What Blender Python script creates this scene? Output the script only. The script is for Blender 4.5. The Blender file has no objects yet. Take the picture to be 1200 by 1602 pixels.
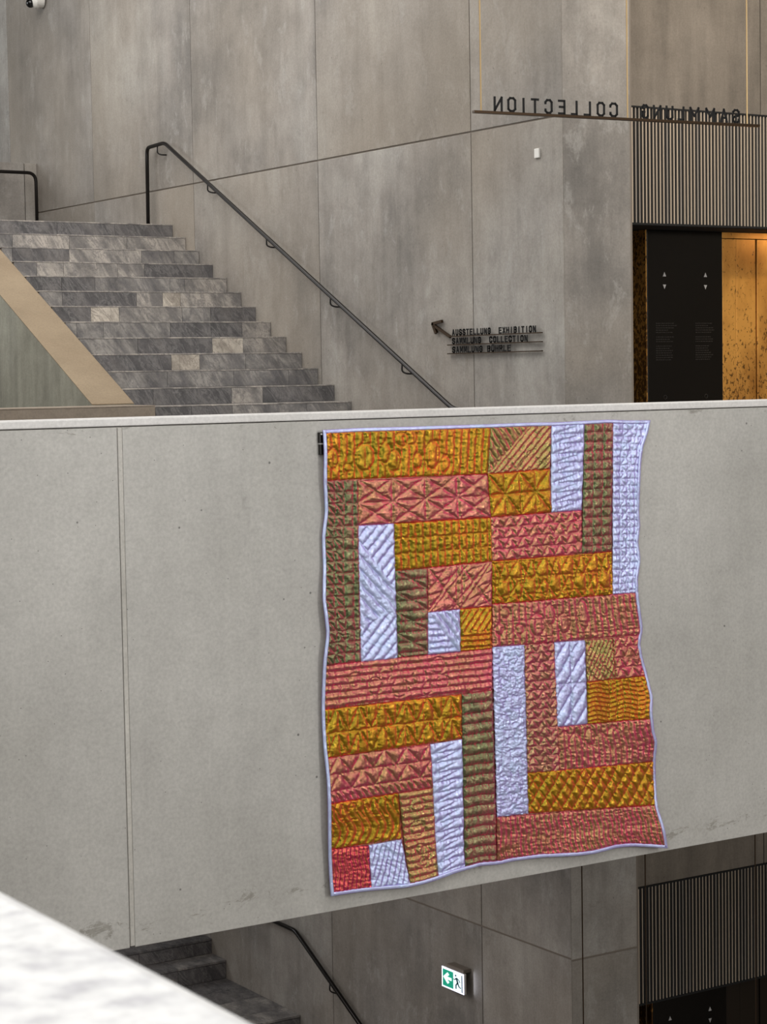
import bpy, math, random
import numpy as np
from mathutils import Matrix, Vector
C = bpy.context.scene.collection
SC = bpy.context.scene
random.seed(7)

# ------------------------------------------------------------------ camera
cam_data = bpy.data.cameras.new('camera'); cam = bpy.data.objects.new('camera', cam_data); C.objects.link(cam)
RT = (0.8406101961875848, -0.5413808235421206, -0.016772059096171226)
DN = (-0.05026702220527416, -0.04714387084830411, -0.9976225147419504)
FW = (0.5393029988272685, 0.839454739305398, -0.06684322040133647)
cam.matrix_world = Matrix(((RT[0], -DN[0], -FW[0], 0.0), (RT[1], -DN[1], -FW[1], 0.0), (RT[2], -DN[2], -FW[2], 1.37), (0, 0, 0, 1)))
cam_data.sensor_fit = 'VERTICAL'; cam_data.sensor_height = 24.0; cam_data.sensor_width = 24.0
cam_data.lens = 24.0 * 3220.98 / 1602.0
cam_data.clip_start = 0.05; cam_data.clip_end = 200
cam_data.dof.use_dof = True; cam_data.dof.focus_distance = 13.0; cam_data.dof.aperture_fstop = 26.0
SC.camera = cam

# ------------------------------------------------------------------ light
world = bpy.data.worlds.new('sky'); SC.world = world; world.use_nodes = True
bg = world.node_tree.nodes['Background']
bg.inputs[0].default_value = (1.0, 0.985, 0.965, 1); bg.inputs[1].default_value = 0.9

def area(name, loc, size, power, color, rot=(0, 0, 0)):
    l = bpy.data.lights.new(name, 'AREA'); l.shape = 'RECTANGLE'; l.size = size[0]; l.size_y = size[1]
    l.energy = power; l.color = color
    o = bpy.data.objects.new(name, l); C.objects.link(o); o.location = loc; o.rotation_euler = rot
    return o
for i, y in enumerate((-2.0, 2.6, 7.0)): area('atrium_skylight', (2.5, y, 8.6), (12, 1.3), 215, (1.0, 0.985, 0.965))
area('quilt_sparkle_light', (12.5, -9.0, 3.2), (2.6, 7), 1150, (1.0, 0.97, 0.93), (math.radians(90), 0, math.radians(28)))  # added light panel, no window known there; makes the quilt sparkle
area('side_sparkle_light', (-6.5, -3.0, 3.0), (2.6, 6), 620, (0.96, 0.98, 1.0), (math.radians(90), 0, math.radians(-50)))  # second added panel, sharpens the glints on the quilt
area('back_window', (0.5, 27.5, 6.2), (6, 4), 420, (0.93, 0.97, 1.0), (math.radians(90), 0, math.radians(-125)))
area('hall_ceiling_light', (6.0, 17.5, 8.2), (7, 9), 800, (1.0, 0.96, 0.92))
area('lobby_fill_light', (12.6, 11.6, 5.6), (3.5, 2.5), 130, (1.0, 0.90, 0.78))  # fill lamp added above the lift lobby, no fitting seen
area('lower_fill_light', (5.0, 14.5, -1.5), (5, 4), 165, (1.0, 0.92, 0.88))  # lamp added to brighten the dark lower stairs and wall

SC.view_settings.view_transform = 'Standard'; SC.view_settings.look = 'None'
SC.view_settings.gamma = 1.0; SC.view_settings.use_curve_mapping = False
SC.view_settings.exposure = 0.0

# ------------------------------------------------------------------ node helpers
def lin(c):
    return tuple(((v/255)/12.92 if v/255 <= 0.04045 else (((v/255)+0.055)/1.055)**2.4) for v in c) + (1.0,)

class NT:
    def __init__(s, name):
        s.m = bpy.data.materials.new(name); s.m.use_nodes = True; s.t = s.m.node_tree
        s.b = s.t.nodes['Principled BSDF']; s.tc = s.t.nodes.new('ShaderNodeTexCoord')
    def map(s, scale, src='Object', loc=None, rnd=False):
        n = s.t.nodes.new('ShaderNodeMapping'); n.inputs['Scale'].default_value = scale
        s.t.links.new(s.tc.outputs[src], n.inputs['Vector'])
        if rnd:
            oi = s.t.nodes.new('ShaderNodeObjectInfo'); mu = s.t.nodes.new('ShaderNodeVectorMath'); mu.operation = 'SCALE'
            mu.inputs[0].default_value = (17.0, 5.3, 29.0)
            s.t.links.new(oi.outputs['Random'], mu.inputs['Scale']); s.t.links.new(mu.outputs[0], n.inputs['Location'])
        if loc: n.inputs['Location'].default_value = loc
        return n.outputs[0]
    def noise(s, vec, scale, detail=4, rough=0.55, dist=0.0):
        n = s.t.nodes.new('ShaderNodeTexNoise'); n.inputs['Scale'].default_value = scale
        n.inputs['Detail'].default_value = detail; n.inputs['Roughness'].default_value = rough
        n.inputs['Distortion'].default_value = dist; s.t.links.new(vec, n.inputs['Vector']); return n.outputs['Fac']
    def voro(s, vec, scale):
        n = s.t.nodes.new('ShaderNodeTexVoronoi'); n.inputs['Scale'].default_value = scale
        s.t.links.new(vec, n.inputs['Vector']); return n.outputs['Distance']
    def ramp(s, fac, stops, interp='LINEAR'):
        n = s.t.nodes.new('ShaderNodeValToRGB'); n.color_ramp.interpolation = interp
        e = n.color_ramp.elements
        while len(e) < len(stops): e.new(0.5)
        for el, (p, c) in zip(e, stops):
            el.position = p; el.color = c if len(c) == 4 else tuple(c) + (1,)
        s.t.links.new(fac, n.inputs[0]); return n.outputs[0]
    def mix(s, fac, a, b, mode='MIX'):
        n = s.t.nodes.new('ShaderNodeMix'); n.data_type = 'RGBA'; n.blend_type = mode
        for i, v in ((0, fac), (6, a), (7, b)):
            if hasattr(v, 'links'): s.t.links.new(v, n.inputs[i])
            else: n.inputs[i].default_value = v
        return n.outputs[2]
    def math(s, op, a, b=0.0):
        n = s.t.nodes.new('ShaderNodeMath'); n.operation = op
        for i, v in ((0, a), (1, b)):
            if hasattr(v, 'links'): s.t.links.new(v, n.inputs[i])
            else: n.inputs[i].default_value = v
        return n.outputs[0]
    def bump(s, h, strength, dist):
        n = s.t.nodes.new('ShaderNodeBump'); n.inputs['Strength'].default_value = strength; n.inputs['Distance'].default_value = dist
        s.t.links.new(h, n.inputs['Height']); s.t.links.new(n.outputs[0], s.b.inputs['Normal'])
    def col(s, c):
        if hasattr(c, 'links'): s.t.links.new(c, s.b.inputs['Base Color'])
        else: s.b.inputs['Base Color'].default_value = c
    def set(s, **k):
        for a, v in k.items(): s.b.inputs[a.replace('_', ' ')].default_value = v

BW = lambda v: (v, v, v, 1)

def plain(name, rgb, rough=0.5, metal=0.0, **k):
    n = NT(name); n.col(lin(rgb)); n.set(Roughness=rough, Metallic=metal)
    return n.m

def concrete(name, base, dark, light, streak=0.5, pores=1.0, warm=None, cloud=0.35, rnd=True, stain=0.0):
    """board-smooth cast concrete: clouds, vertical run marks, small air holes and fine grain"""
    n = NT(name)
    v = n.map((1, 1, 1), rnd=rnd)
    big = n.noise(v, 0.55, 5, 0.6)
    c = n.ramp(big, [(0.30, lin(dark)), (0.5, lin(base)), (0.72, lin(light))])
    if streak:
        vs = n.map((3.2, 3.2, 0.28), rnd=rnd)
        st = n.noise(vs, 1.6, 6, 0.65)
        c = n.mix(streak, c, n.mix(1.0, c, n.ramp(st, [(0.33, BW(0.66)), (0.5, BW(1.0)), (0.70, BW(1.28))]), 'MULTIPLY'))
        vs2 = n.map((9, 9, 1.6), rnd=rnd)
        st2 = n.noise(vs2, 1.0, 8, 0.75)
        c = n.mix(streak*0.8, c, n.mix(1.0, c, n.ramp(st2, [(0.36, BW(0.78)), (0.52, BW(1.0)), (0.66, BW(1.22))]), 'MULTIPLY'))
    md = n.noise(v, 3.5, 8, 0.7)
    c = n.mix(cloud, c, n.mix(1.0, c, n.ramp(md, [(0.30, BW(0.72)), (0.5, BW(1.0)), (0.70, BW(1.22))]), 'MULTIPLY'))
    if name.startswith('grey_cast'):        # lime bloom in ragged pale patches
        ef = n.noise(n.map((1.6, 1.6, 0.9), rnd=True), 2.6, 12, 0.78, 0.3)
        c = n.mix(n.ramp(ef, [(0.54, BW(0)), (0.62, BW(0.42))]), c, lin((172, 170, 166)))
        ef2 = n.noise(n.map((2.6, 2.6, 0.7), rnd=True), 2.2, 12, 0.8, 0.2)
        c = n.mix(n.ramp(ef2, [(0.56, BW(0)), (0.63, BW(0.30))]), c, lin((112, 107, 102)))
    if stain:
        sb = n.noise(v, 1.3, 9, 0.8, 0.6)
        c = n.mix(n.ramp(sb, [(0.60, BW(0)), (0.70, BW(stain))]), c, lin(tuple(int(q*0.62) for q in base)))
    if warm:
        wv = n.noise(v, 0.35, 3, 0.5)
        c = n.mix(n.ramp(wv, [(0.42, BW(0)), (0.68, BW(0.55))]), c, lin(warm))
    if name.startswith('pale_fair'):        # honeycombed casting marks along the foot and under the coping
        sz = n.t.nodes.new('ShaderNodeSeparateXYZ'); n.t.links.new(n.map((1, 1, 1)), sz.inputs[0])
        zz = n.math('MULTIPLY', n.math('ADD', sz.outputs[2], 1.4), 1/2.6)
        band = n.ramp(zz, [(0.0, BW(0.0)), (0.045, BW(0.13)), (0.085, BW(0.0)), (0.93, BW(0.0)), (0.97, BW(0.10)), (1.0, BW(0.10))])
        k = n.math('ADD', n.noise(n.map((1, 1, 2.2)), 5.0, 10, 0.78, 0.5), band)
        c = n.mix(n.ramp(k, [(0.655, BW(0)), (0.70, BW(0.55))]), c, lin((118, 114, 104)))
    fine = n.noise(v, 55, 3, 0.6)
    c = n.mix(0.5, c, n.mix(1.0, c, n.ramp(fine, [(0.28, BW(0.80)), (0.72, BW(1.20))]), 'MULTIPLY'))
    if pores:
        vo = n.voro(v, 6.0); vo2 = n.voro(v, 15.0)
        p = n.math('MINIMUM', vo, vo2)
        pm = n.ramp(p, [(0.030, BW(0.75*pores)), (0.048, BW(0))])
        c = n.mix(pm, c, lin(tuple(int(q*0.45) for q in base)))
    n.col(c); n.set(Roughness=0.82, Specular_IOR_Level=0.3)
    h = n.math('ADD', n.math('MULTIPLY', md, 0.7), n.math('MULTIPLY', fine, 0.25))
    n.bump(h, 0.35, 0.004)
    return n.m

M = {}
M['bridge'] = concrete('pale_fair_faced_concrete', (172, 170, 165), (160, 158, 152), (184, 182, 177), streak=0.12, pores=1.0, cloud=0.28, rnd=False, stain=0.3)
M['bridge_strip'] = concrete('joint_mortar_concrete', (178, 175, 168), (158, 154, 146), (190, 187, 181), streak=0.4, pores=0.4, cloud=0.5)
M['coping'] = concrete('white_coping_concrete', (205, 203, 200), (193, 191, 188), (214, 212, 210), streak=0, pores=0.15, cloud=0.25, rnd=False)
M['wall'] = concrete('grey_cast_concrete', (147, 142, 136), (118, 115, 111), (170, 167, 161), streak=0.38, pores=0.6, warm=(150, 140, 126), cloud=0.55, stain=0.45)
M['lobby_wall'] = concrete('brown_grey_concrete', (120, 112, 102), (104, 97, 88), (134, 126, 116), streak=0.5, pores=0.5, cloud=0.4)
M['low_parapet'] = concrete('warm_lit_concrete', (138, 123, 102), (126, 110, 90), (150, 135, 113), streak=0.0, pores=0.2, cloud=0.25)  # tan hue is warm light on the sloping top, painted into the colour
M['green_face'] = concrete('green_grey_streaky_concrete', (148, 146, 132), (126, 125, 112), (168, 167, 154), streak=0.6, pores=0.2, cloud=0.5)
M['block'] = concrete('brown_edged_concrete', (138, 127, 114), (112, 101, 89), (150, 141, 129), streak=0.0, pores=0.5, cloud=0.6, stain=0.5)
M['gap'] = plain('joint_shadow_gap', (124, 115, 105), 0.9)
M['floor'] = concrete('terrazzo_floor', (120, 118, 116), (105, 103, 101), (134, 132, 130), streak=0, pores=0.3, cloud=0.4)

def near_coping():
    n = NT('polished_white_terrazzo'); v = n.map((1, 1, 1))
    a = n.noise(v, 75, 3, 0.5); b = n.noise(v, 170, 3, 0.6)
    c = n.ramp(a, [(0.33, lin((178, 177, 180))), (0.46, lin((198, 198, 198))), (0.6, lin((212, 212, 211)))])
    c = n.mix(0.5, c, n.mix(1.0, c, n.ramp(b, [(0.30, BW(0.80)), (0.48, BW(1.0)), (0.7, BW(1.05))]), 'MULTIPLY'))
    n.col(c); n.set(Roughness=0.55); return n.m
M['near'] = near_coping()

def marble(name, base, dark, light, vein):
    n = NT(name); v = n.map((1, 1, 1), rnd=True)
    m1 = n.map((1, 1, 1), rnd=True); m1.node.inputs['Rotation'].default_value = (0, -0.95, 0)
    m2 = n.t.nodes.new('ShaderNodeMapping'); m2.inputs['Scale'].default_value = (0.75, 1.0, 2.4); n.t.links.new(m1, m2.inputs['Vector']); vm = m2.outputs[0]
    a = n.noise(vm, 2.4, 7, 0.65, 0.5)
    c = n.ramp(a, [(0.38, lin(dark)), (0.5, lin(base)), (0.60, lin(light))])
    b = n.noise(vm, 3.6, 8, 0.7, 0.9)
    c = n.mix(n.ramp(b, [(0.46, BW(0)), (0.50, BW(0.8)), (0.54, BW(0))]), c, lin(vein))
    d = n.noise(v, 11.0, 6, 0.75, 0.4)
    c = n.mix(0.6, c, n.mix(1.0, c, n.ramp(d, [(0.32, BW(0.66)), (0.5, BW(1.0)), (0.68, BW(1.22))]), 'MULTIPLY'))
    f = n.noise(v, 60, 3, 0.7)
    c = n.mix(0.6, c, n.mix(1.0, c, n.ramp(f, [(0.28, BW(0.76)), (0.7, BW(1.20))]), 'MULTIPLY'))
    n.col(c); n.set(Roughness=0.62, Specular_IOR_Level=0.3); return n.m
M['m_dark'] = marble('dark_grey_marble', (98, 96, 97), (84, 83, 84), (112, 109, 108), (128, 126, 125))
M['m_mid'] = marble('mid_grey_marble', (134, 131, 128), (100, 98, 99), (158, 154, 149), (112, 110, 111))
M['m_light'] = marble('light_grey_marble', (158, 153, 147), (120, 117, 115), (182, 175, 167), (122, 119, 118))
M['m_pale'] = marble('pale_cream_marble', (190, 182, 170), (160, 152, 142), (202, 194, 182), (140, 132, 123))
M['black_metal'] = plain('black_painted_steel', (24, 20, 18), 0.3, 0.4)
M['bronze'] = plain('dark_bronze_metal', (62, 46, 30), 0.4, 0.7)
M['brass_wire'] = plain('pale_brass_wire', (206, 176, 128), 0.35, 0.5)
M['slat'] = plain('champagne_metal_slat', (196, 180, 160), 0.5, 0.15)
M['slat_grey'] = plain('grey_metal_slat', (166, 156, 144), 0.5, 0.15)
M['black'] = plain('black_backing', (9, 8, 8), 0.8)
M['white'] = plain('white_plastic', (222, 220, 214), 0.45)
M['glass_black'] = plain('black_glass', (10, 8, 6), 0.16)
M['mark_grey'] = plain('pale_grey_print', (170, 168, 166), 0.5)
M['mark_dim'] = plain('dim_brown_print', (23, 18, 14), 0.5)
M['lens'] = plain('black_camera_lens', (8, 8, 9), 0.12)

def brass(name, k0, metal):
    n = NT(name); v = n.map((1, 1, 1))
    a = n.noise(n.map((1, 1, 0.5)), 2.2, 5, 0.6)
    c = n.ramp(a, [(0.35, lin((164, 112, 50))), (0.6, lin((214, 158, 80)))])
    sp = n.noise(n.map((1, 1, 0.62)), 40, 4, 0.6, 0.7)
    low = n.noise(n.map((1, 1, 0.6)), 3.5, 3, 0.5)
    sep = n.t.nodes.new('ShaderNodeSeparateXYZ'); n.t.links.new(n.map((1, 1, 1)), sep.inputs[0])
    foot = n.ramp(n.math('MULTIPLY', sep.outputs[2], 0.333), [(0.40, BW(0.075)), (0.72, BW(0.0))])   # handled more, tarnished more, below shoulder height
    k = n.math('ADD', n.math('ADD', sp, n.math('MULTIPLY', low, 0.22)), foot)
    c = n.mix(n.ramp(k, [(k0, BW(0)), (k0+0.05, BW(0.85))]), c, lin((70, 44, 18)))
    n.col(c); n.set(Roughness=0.45, Metallic=metal); n.bump(sp, 0.15, 0.002); return n.m
M['brass'] = brass('speckled_raw_brass', 0.725, 0.6)
M['brass_dark'] = brass('tarnished_brass', 0.62, 0.5)
M['brass_shaded'] = plain('shaded_brass_door', (40, 31, 22), 0.45, 0.3)  # same brass as the upper door, its lack of light put into the colour

# quilt fabrics: shot iridescent taffeta, its hue turns with the angle it is seen at
def fabric(name, ramp, mottle, rough=0.24, metal=0.8):
    n = NT(name); v = n.map((1, 1, 1))
    lw = n.t.nodes.new('ShaderNodeLayerWeight'); lw.inputs['Blend'].default_value = 0.5
    wr = n.noise(n.map((1.0, 1.0, 0.8)), 48, 5, 0.62, 1.1)
    rid = n.math('ABSOLUTE', n.math('SUBTRACT', wr, 0.5))
    b = n.t.nodes.new('ShaderNodeBump'); b.inputs['Strength'].default_value = 0.55; b.inputs['Distance'].default_value = 0.009
    n.t.links.new(rid, b.inputs['Height']); n.t.links.new(b.outputs[0], n.b.inputs['Normal']); n.t.links.new(b.outputs[0], lw.inputs['Normal'])
    big = n.noise(v, 3.5, 3, 0.5)
    f = n.math('ADD', lw.outputs['Facing'], n.math('MULTIPLY', n.math('SUBTRACT', big, 0.5), 0.30))
    c = n.ramp(f, [(p, lin(q)) for p, q in ramp])
    if mottle:
        sp = n.noise(v, 14, 4, 0.6, 0.5)
        c = n.mix(n.ramp(sp, [(0.50, BW(0)), (0.66, BW(0.75))]), c, lin(mottle))
    n.col(c); n.set(Roughness=rough, Metallic=metal)
    return n.m
F_ = {
 'gold': fabric('iridescent_gold_taffeta', [(0.02, (136, 128, 34)), (0.12, (180, 134, 38)), (0.24, (198, 120, 36)), (0.38, (232, 118, 62)), (0.6, (240, 112, 92))], (164, 134, 32)),
 'pink': fabric('iridescent_rose_taffeta', [(0.02, (160, 134, 84)), (0.14, (186, 114, 102)), (0.24, (202, 98, 110)), (0.38, (234, 100, 128)), (0.6, (236, 92, 146))], (172, 126, 88)),
 'rose': fabric('iridescent_dusky_rose_taffeta', [(0.02, (146, 132, 90)), (0.14, (182, 122, 104)), (0.26, (198, 104, 112)), (0.42, (228, 100, 134)), (0.7, (214, 84, 140))], (160, 128, 92)),
 'olive': fabric('iridescent_olive_rose_taffeta', [(0.02, (132, 132, 74)), (0.14, (180, 140, 92)), (0.26, (200, 118, 104)), (0.42, (236, 116, 124)), (0.7, (222, 96, 124))], (136, 136, 76)),
 'green': fabric('iridescent_green_rose_taffeta', [(0.02, (92, 110, 72)), (0.14, (124, 118, 84)), (0.26, (160, 110, 96)), (0.42, (222, 104, 124)), (0.7, (214, 90, 124))], (98, 108, 76)),
 'red': fabric('iridescent_crimson_taffeta', [(0.02, (206, 110, 84)), (0.14, (222, 92, 98)), (0.26, (226, 66, 100)), (0.42, (226, 50, 112)), (0.7, (180, 36, 130))], (216, 96, 96)),
 'lilac': fabric('pearl_lilac_taffeta', [(0.02, (200, 216, 250)), (0.14, (198, 206, 244)), (0.26, (190, 188, 236)), (0.42, (178, 164, 226)), (0.7, (164, 140, 212))], (192, 210, 246), rough=0.3, metal=0.45),
}

# ------------------------------------------------------------------ mesh helpers
class MB:
    def __init__(s): s.v = []; s.f = []
    def poly(s, pts):
        i = len(s.v); s.v += [tuple(p) for p in pts]; s.f.append(tuple(range(i, i+len(pts)))); return s
    def prism(s, base, off):
        """base polygon (list of 3-D points) swept by the vector off"""
        n = len(base); i = len(s.v); off = Vector(off)
        s.v += [tuple(p) for p in base] + [tuple(Vector(p)+off) for p in base]
        s.f.append(tuple(range(i+n-1, i-1, -1))); s.f.append(tuple(range(i+n, i+2*n)))
        for k in range(n): s.f.append((i+k, i+(k+1) % n, i+n+(k+1) % n, i+n+k))
        return s
    def box(s, x0, x1, y0, y1, z0, z1):
        return s.prism([(x0, y0, z0), (x1, y0, z0), (x1, y1, z0), (x0, y1, z0)], (0, 0, z1-z0))
    def tube(s, pts, r, n=10, cap=True):
        pts = [Vector(p) for p in pts]; i0 = len(s.v); prev = None
        for k, p in enumerate(pts):
            a = (pts[k]-pts[k-1]).normalized() if k else (pts[1]-pts[0]).normalized()
            b = (pts[k+1]-pts[k]).normalized() if k < len(pts)-1 else a
            t = (a+b).normalized(); m = 1/max(0.5, t.dot(a))
            if prev is None:
                u = t.orthogonal().normalized()
            else:
                u = (prev - t*prev.dot(t)).normalized()
            prev = u; w = t.cross(u)
            for j in range(n):
                an = 2*math.pi*j/n; s.v.append(tuple(p + (u*math.cos(an)+w*math.sin(an))*r))
        for k in range(len(pts)-1):
            for j in range(n):
                a = i0+k*n+j; b = i0+k*n+(j+1) % n; s.f.append((a, b, b+n, a+n))
        if cap:
            s.f.append(tuple(range(i0+n-1, i0-1, -1))); e = i0+(len(pts)-1)*n; s.f.append(tuple(range(e, e+n)))
        return s
    def build(s, name, mat, parent=None, smooth=False, bevel=0.0):
        me = bpy.data.meshes.new(name); me.from_pydata(s.v, [], s.f); me.materials.append(mat)
        if smooth: me.polygons.foreach_set('use_smooth', [True]*len(me.polygons))
        me.update(); o = bpy.data.objects.new(name, me); C.objects.link(o)
        if bevel:
            b = o.modifiers.new('bevel', 'BEVEL'); b.width = bevel; b.segments = 2; b.limit_method = 'ANGLE'
        if parent: child(o, parent)
        return o

def child(o, parent):
    o.parent = parent; o.matrix_parent_inverse = Matrix.Translation(-parent_loc(parent))
def parent_loc(p):
    l = Vector(p.location)
    while p.parent:                     # parents are only moved, never turned
        p = p.parent
    return Vector(p.location)

def thing(name, label, cat, loc=(0, 0, 0), group=None):
    o = bpy.data.objects.new(name, None); C.objects.link(o); o.location = loc; o.empty_display_size = 0.1
    return tag(o, label, cat, group)
def tag(o, label, cat, group=None):
    o['label'] = label; o['category'] = cat
    if group: o['group'] = group
    return o
def structure(o, label=None):
    o['kind'] = 'structure'
    if label: o['label'] = label
    return o
def sempty(name, loc=(0, 0, 0)):
    o = bpy.data.objects.new(name, None); C.objects.link(o); o.location = loc; o.empty_display_size = 0.1
    return structure(o)

def round_path(pts, r, seg=5):
    pts = [Vector(p) for p in pts]; out = [pts[0]]
    for k in range(1, len(pts)-1):
        a = (pts[k-1]-pts[k]); b = (pts[k+1]-pts[k]); ra = min(r, a.length*0.45, b.length*0.45)
        A = pts[k]+a.normalized()*ra; B = pts[k]+b.normalized()*ra
        for i in range(seg+1):
            t = i/seg; out.append(A*(1-t)**2 + pts[k]*2*t*(1-t) + B*t*t)
    out.append(pts[-1]); return out

# ------------------------------------------------------------------ the setting
WX = 10.30          # plane of the long concrete wall beside the stairs
FY = 13.28          # front face where that wall ends
ZT, ZB = 8.4, -6.69 # ceiling, lower floor
G = 0.0045           # half a formwork joint

def panels(parent, name, ax, plane, ucuts, zcuts, t, mat, out):
    """cast panels with recessed joints between them; ax = axis the wall runs along"""
    for i in range(len(ucuts)-1):
        for j in range(len(zcuts)-1):
            a, b = ucuts[i]+(G if i else 0), ucuts[i+1]-(G if i < len(ucuts)-2 else 0)
            c, d = zcuts[j]+(G*1.6 if j else 0), zcuts[j+1]-(G*1.6 if j < len(zcuts)-2 else 0)
            if ax == 'Y': mb = MB().box(min(plane, plane+out*t), max(plane, plane+out*t), a, b, c, d)
            else: mb = MB().box(a, b, min(plane, plane+out*t), max(plane, plane+out*t), c, d)
            mb.build(name, mat, parent, bevel=0.004)

w = structure(MB().box(WX+0.009, 11.03, FY+0.009, 30.0, ZB, ZT).build('wall_right', M['gap']))
YC = [FY, 14.55, 17.10, 19.67, 22.17, 24.62, 27.12, 30.0]
panels(w, 'concrete_panel', 'Y', WX, YC, [ZB, -3.485, 3.425, ZT], 0.0085, M['wall'], 1)
f = structure(MB().box(WX+0.0092, 10.98, FY+0.0091, FY+0.04, ZB, ZT).build('wall_front', M['gap']))
panels(f, 'concrete_panel', 'X', FY, [WX+0.0088, 11.005], [ZB, -3.50, 3.425, ZT], 0.0085, M['wall'], 1)
structure(MB().box(-3.0, 16.0, 30.0, 30.3, ZB, ZT).build('wall_back', M['wall']))
structure(MB().box(-8.0, 16.3, 9.3, 30.3, ZT, ZT+0.3).build('ceiling', M['lobby_wall']))
structure(MB().box(16.0, 16.3, 9.3, 30.0, ZB, ZT).build('wall_lobby', M['lobby_wall']))
structure(MB().box(-12.0, 16.3, -12.0, 30.3, ZB-0.2, ZB).build('floor_lower', M['floor']))
hall = MB().box(-8.0, WX-0.001, 9.25, 16.52, -0.35, 0.16); hall.box(WX-0.001, 16.0, 9.25, FY-0.005, -0.35, 0.16); hall.box(11.031, 16.0, FY-0.005, 15.0, -0.35, 0.16)
structure(hall.build('floor_hall', M['floor']))

structure(MB().box(-10.3, -10.0, -12.0, 30.3, ZB, ZT).build('wall_left', M['wall']))
structure(MB().box(-10.3, 16.3, -12.3, -12.0, ZB, ZT).build('wall_atrium', M['wall']))
structure(MB().box(16.0, 16.3, -12.0, 9.3, ZB, ZT).build('wall_atrium_right', M['wall']))

# wall over the lift alcove, upper floor (continues down behind the slats) and lower floor
AY = 13.89
def lintel(name, z0, z1):
    p = structure(MB().box(11.032, 16.0, AY+0.04, AY+0.40, z0, z1).build(name, M['gap']))
    for a, b in ((11.032, 13.03-G), (13.03+G, 15.5)):
        MB().box(a, b, AY, AY+0.039, z0+0.001, z1).build('concrete_panel', M['lobby_wall'], p, bevel=0.003)
    return p
lintel('wall_alcove', 3.64, ZT)
lintel('wall_alcove_lower', -3.19, -0.36)

# ------------------------------------------------------------------ bridge parapet with coping
bp = thing('bridge_parapet', 'long pale concrete bridge parapet wall the patchwork quilt hangs on', 'parapet', (4.28, 9.125, -1.39))
MB().box(-6.0, 10.28, 8.992, 9.25, -1.39, 1.138).build('joint_core', M['bridge_strip'], bp)
for a, b in ((-6.0, 4.2635), (4.2905, 10.28)):
    MB().box(a, b, 8.985, 8.9915, -1.398, 1.136).build('concrete_panel', M['bridge'], bp, bevel=0.004)
MB().box(4.2655, 4.2885, 8.981, 8.9915, -1.39, 1.134).build('joint_strip', M['bridge_strip'], bp, bevel=0.003)
for a, b in ((-6.0, 10.28),):
    MB().box(a, b, 8.982, 9.26, 1.142, 1.180).build('coping', M['coping'], bp, bevel=0.005)
MB().box(-6.0, 10.28, 9.25, 9.8, -1.39, -0.36).build('edge_beam', M['bridge'], bp)

# near parapet: its coping runs from under the camera to the bridge
npz = thing('near_parapet', 'bright white speckled parapet top out of focus in the near lower left corner', 'parapet', (0.0, 4.0, -1.39))
MB().box(-0.22, 0.27, -3.0, 8.97, -1.39, 1.139).build('parapet_wall', M['bridge'], npz)
MB().box(-0.25, 0.295, -3.0, 8.975, 1.140, 1.180).build('coping', M['near'], npz, bevel=0.012)

# ------------------------------------------------------------------ upper staircase
RUN, RISE = 0.3012, 0.1592
st = thing('staircase', 'wide upper staircase clad in grey veined marble tiles rising to the landing', 'staircase', (9.2, 16.56, 0.16))
ROWS = [
 [(8.07, 8.30, 'd'), (8.30, 8.94, 'd'), (8.94, 9.61, 'd'), (9.61, 10.3, 'd')],
 [(8.07, 8.31, 'm'), (8.31, 8.94, 'l'), (8.94, 9.60, 'l'), (9.60, 10.3, 'l')],
 [(8.07, 8.18, 'm'), (8.18, 8.80, 'd'), (8.80, 9.62, 'l'), (9.62, 10.0, 'm'), (10.0, 10.3, 'm')],
 [(8.07, 8.31, 'm'), (8.31, 8.60, 'l'), (8.60, 9.20, 'l'), (9.20, 9.50, 'l'), (9.50, 10.3, 'd')],
 [(8.07, 8.44, 'd'), (8.44, 8.80, 'd'), (8.80, 9.81, 'm'), (9.81, 10.3, 'l')],
 [(8.07, 8.31, 'm'), (8.31, 9.11, 'd'), (9.11, 9.40, 'l'), (9.40, 9.60, 'p'), (9.60, 10.3, 'l')],
 [(8.07, 8.47, 'd'), (8.47, 8.77, 'p'), (8.77, 9.46, 'l'), (9.46, 9.78, 'm'), (9.78, 10.3, 'd')],
 [(8.07, 8.18, 'm'), (8.18, 8.46, 'm'), (8.46, 9.17, 'm'), (9.17, 9.62, 'd'), (9.62, 9.97, 'd'), (9.97, 10.3, 'l')],
 [(8.07, 8.67, 'm'), (8.67, 9.47, 'd'), (9.47, 9.81, 'p'), (9.81, 10.3, 'l')],
 [(8.07, 8.87, 'd'), (8.87, 9.17, 'p'), (9.17, 9.67, 'm'), (9.67, 10.3, 'm')],
 [(8.07, 8.67, 'm'), (8.67, 9.37, 'm'), (9.37, 9.97, 'm'), (9.97, 10.3, 'm')],
 [(8.07, 8.37, 'd'), (8.37, 9.18, 'd'), (9.18, 9.51, 'l'), (9.51, 10.3, 'd')],
 [(8.07, 8.24, 'd'), (8.24, 8.60, 'd'), (8.60, 9.02, 'd'), (9.02, 9.81, 'm'), (9.81, 10.3, 'm')],
]
for k in range(6): ROWS.append([(8.07, 8.07+0.4+0.1*(k % 3), 'd'), (8.47+0.1*(k % 3), 9.4, 'm'), (9.4, 10.3, 'dml'[k % 3])])
TM = {'d': 'm_dark', 'm': 'm_mid', 'l': 'm_light', 'p': 'm_pale'}
prof = [(8.075, 16.56-6*RUN+0.02, 0.161)]
for i in range(len(ROWS)-1, -1, -1):        # from the lowest step up
    yf = 16.56+RUN*(12-i); zt = 1.12+RISE*(12-i)
    prof += [(8.075, yf+0.02, zt-RISE-0.022), (8.075, yf+0.02, zt-0.022)]
prof += [(8.075, 23.75, 3.03-0.022), (8.075, 23.75, 0.161)]
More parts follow.
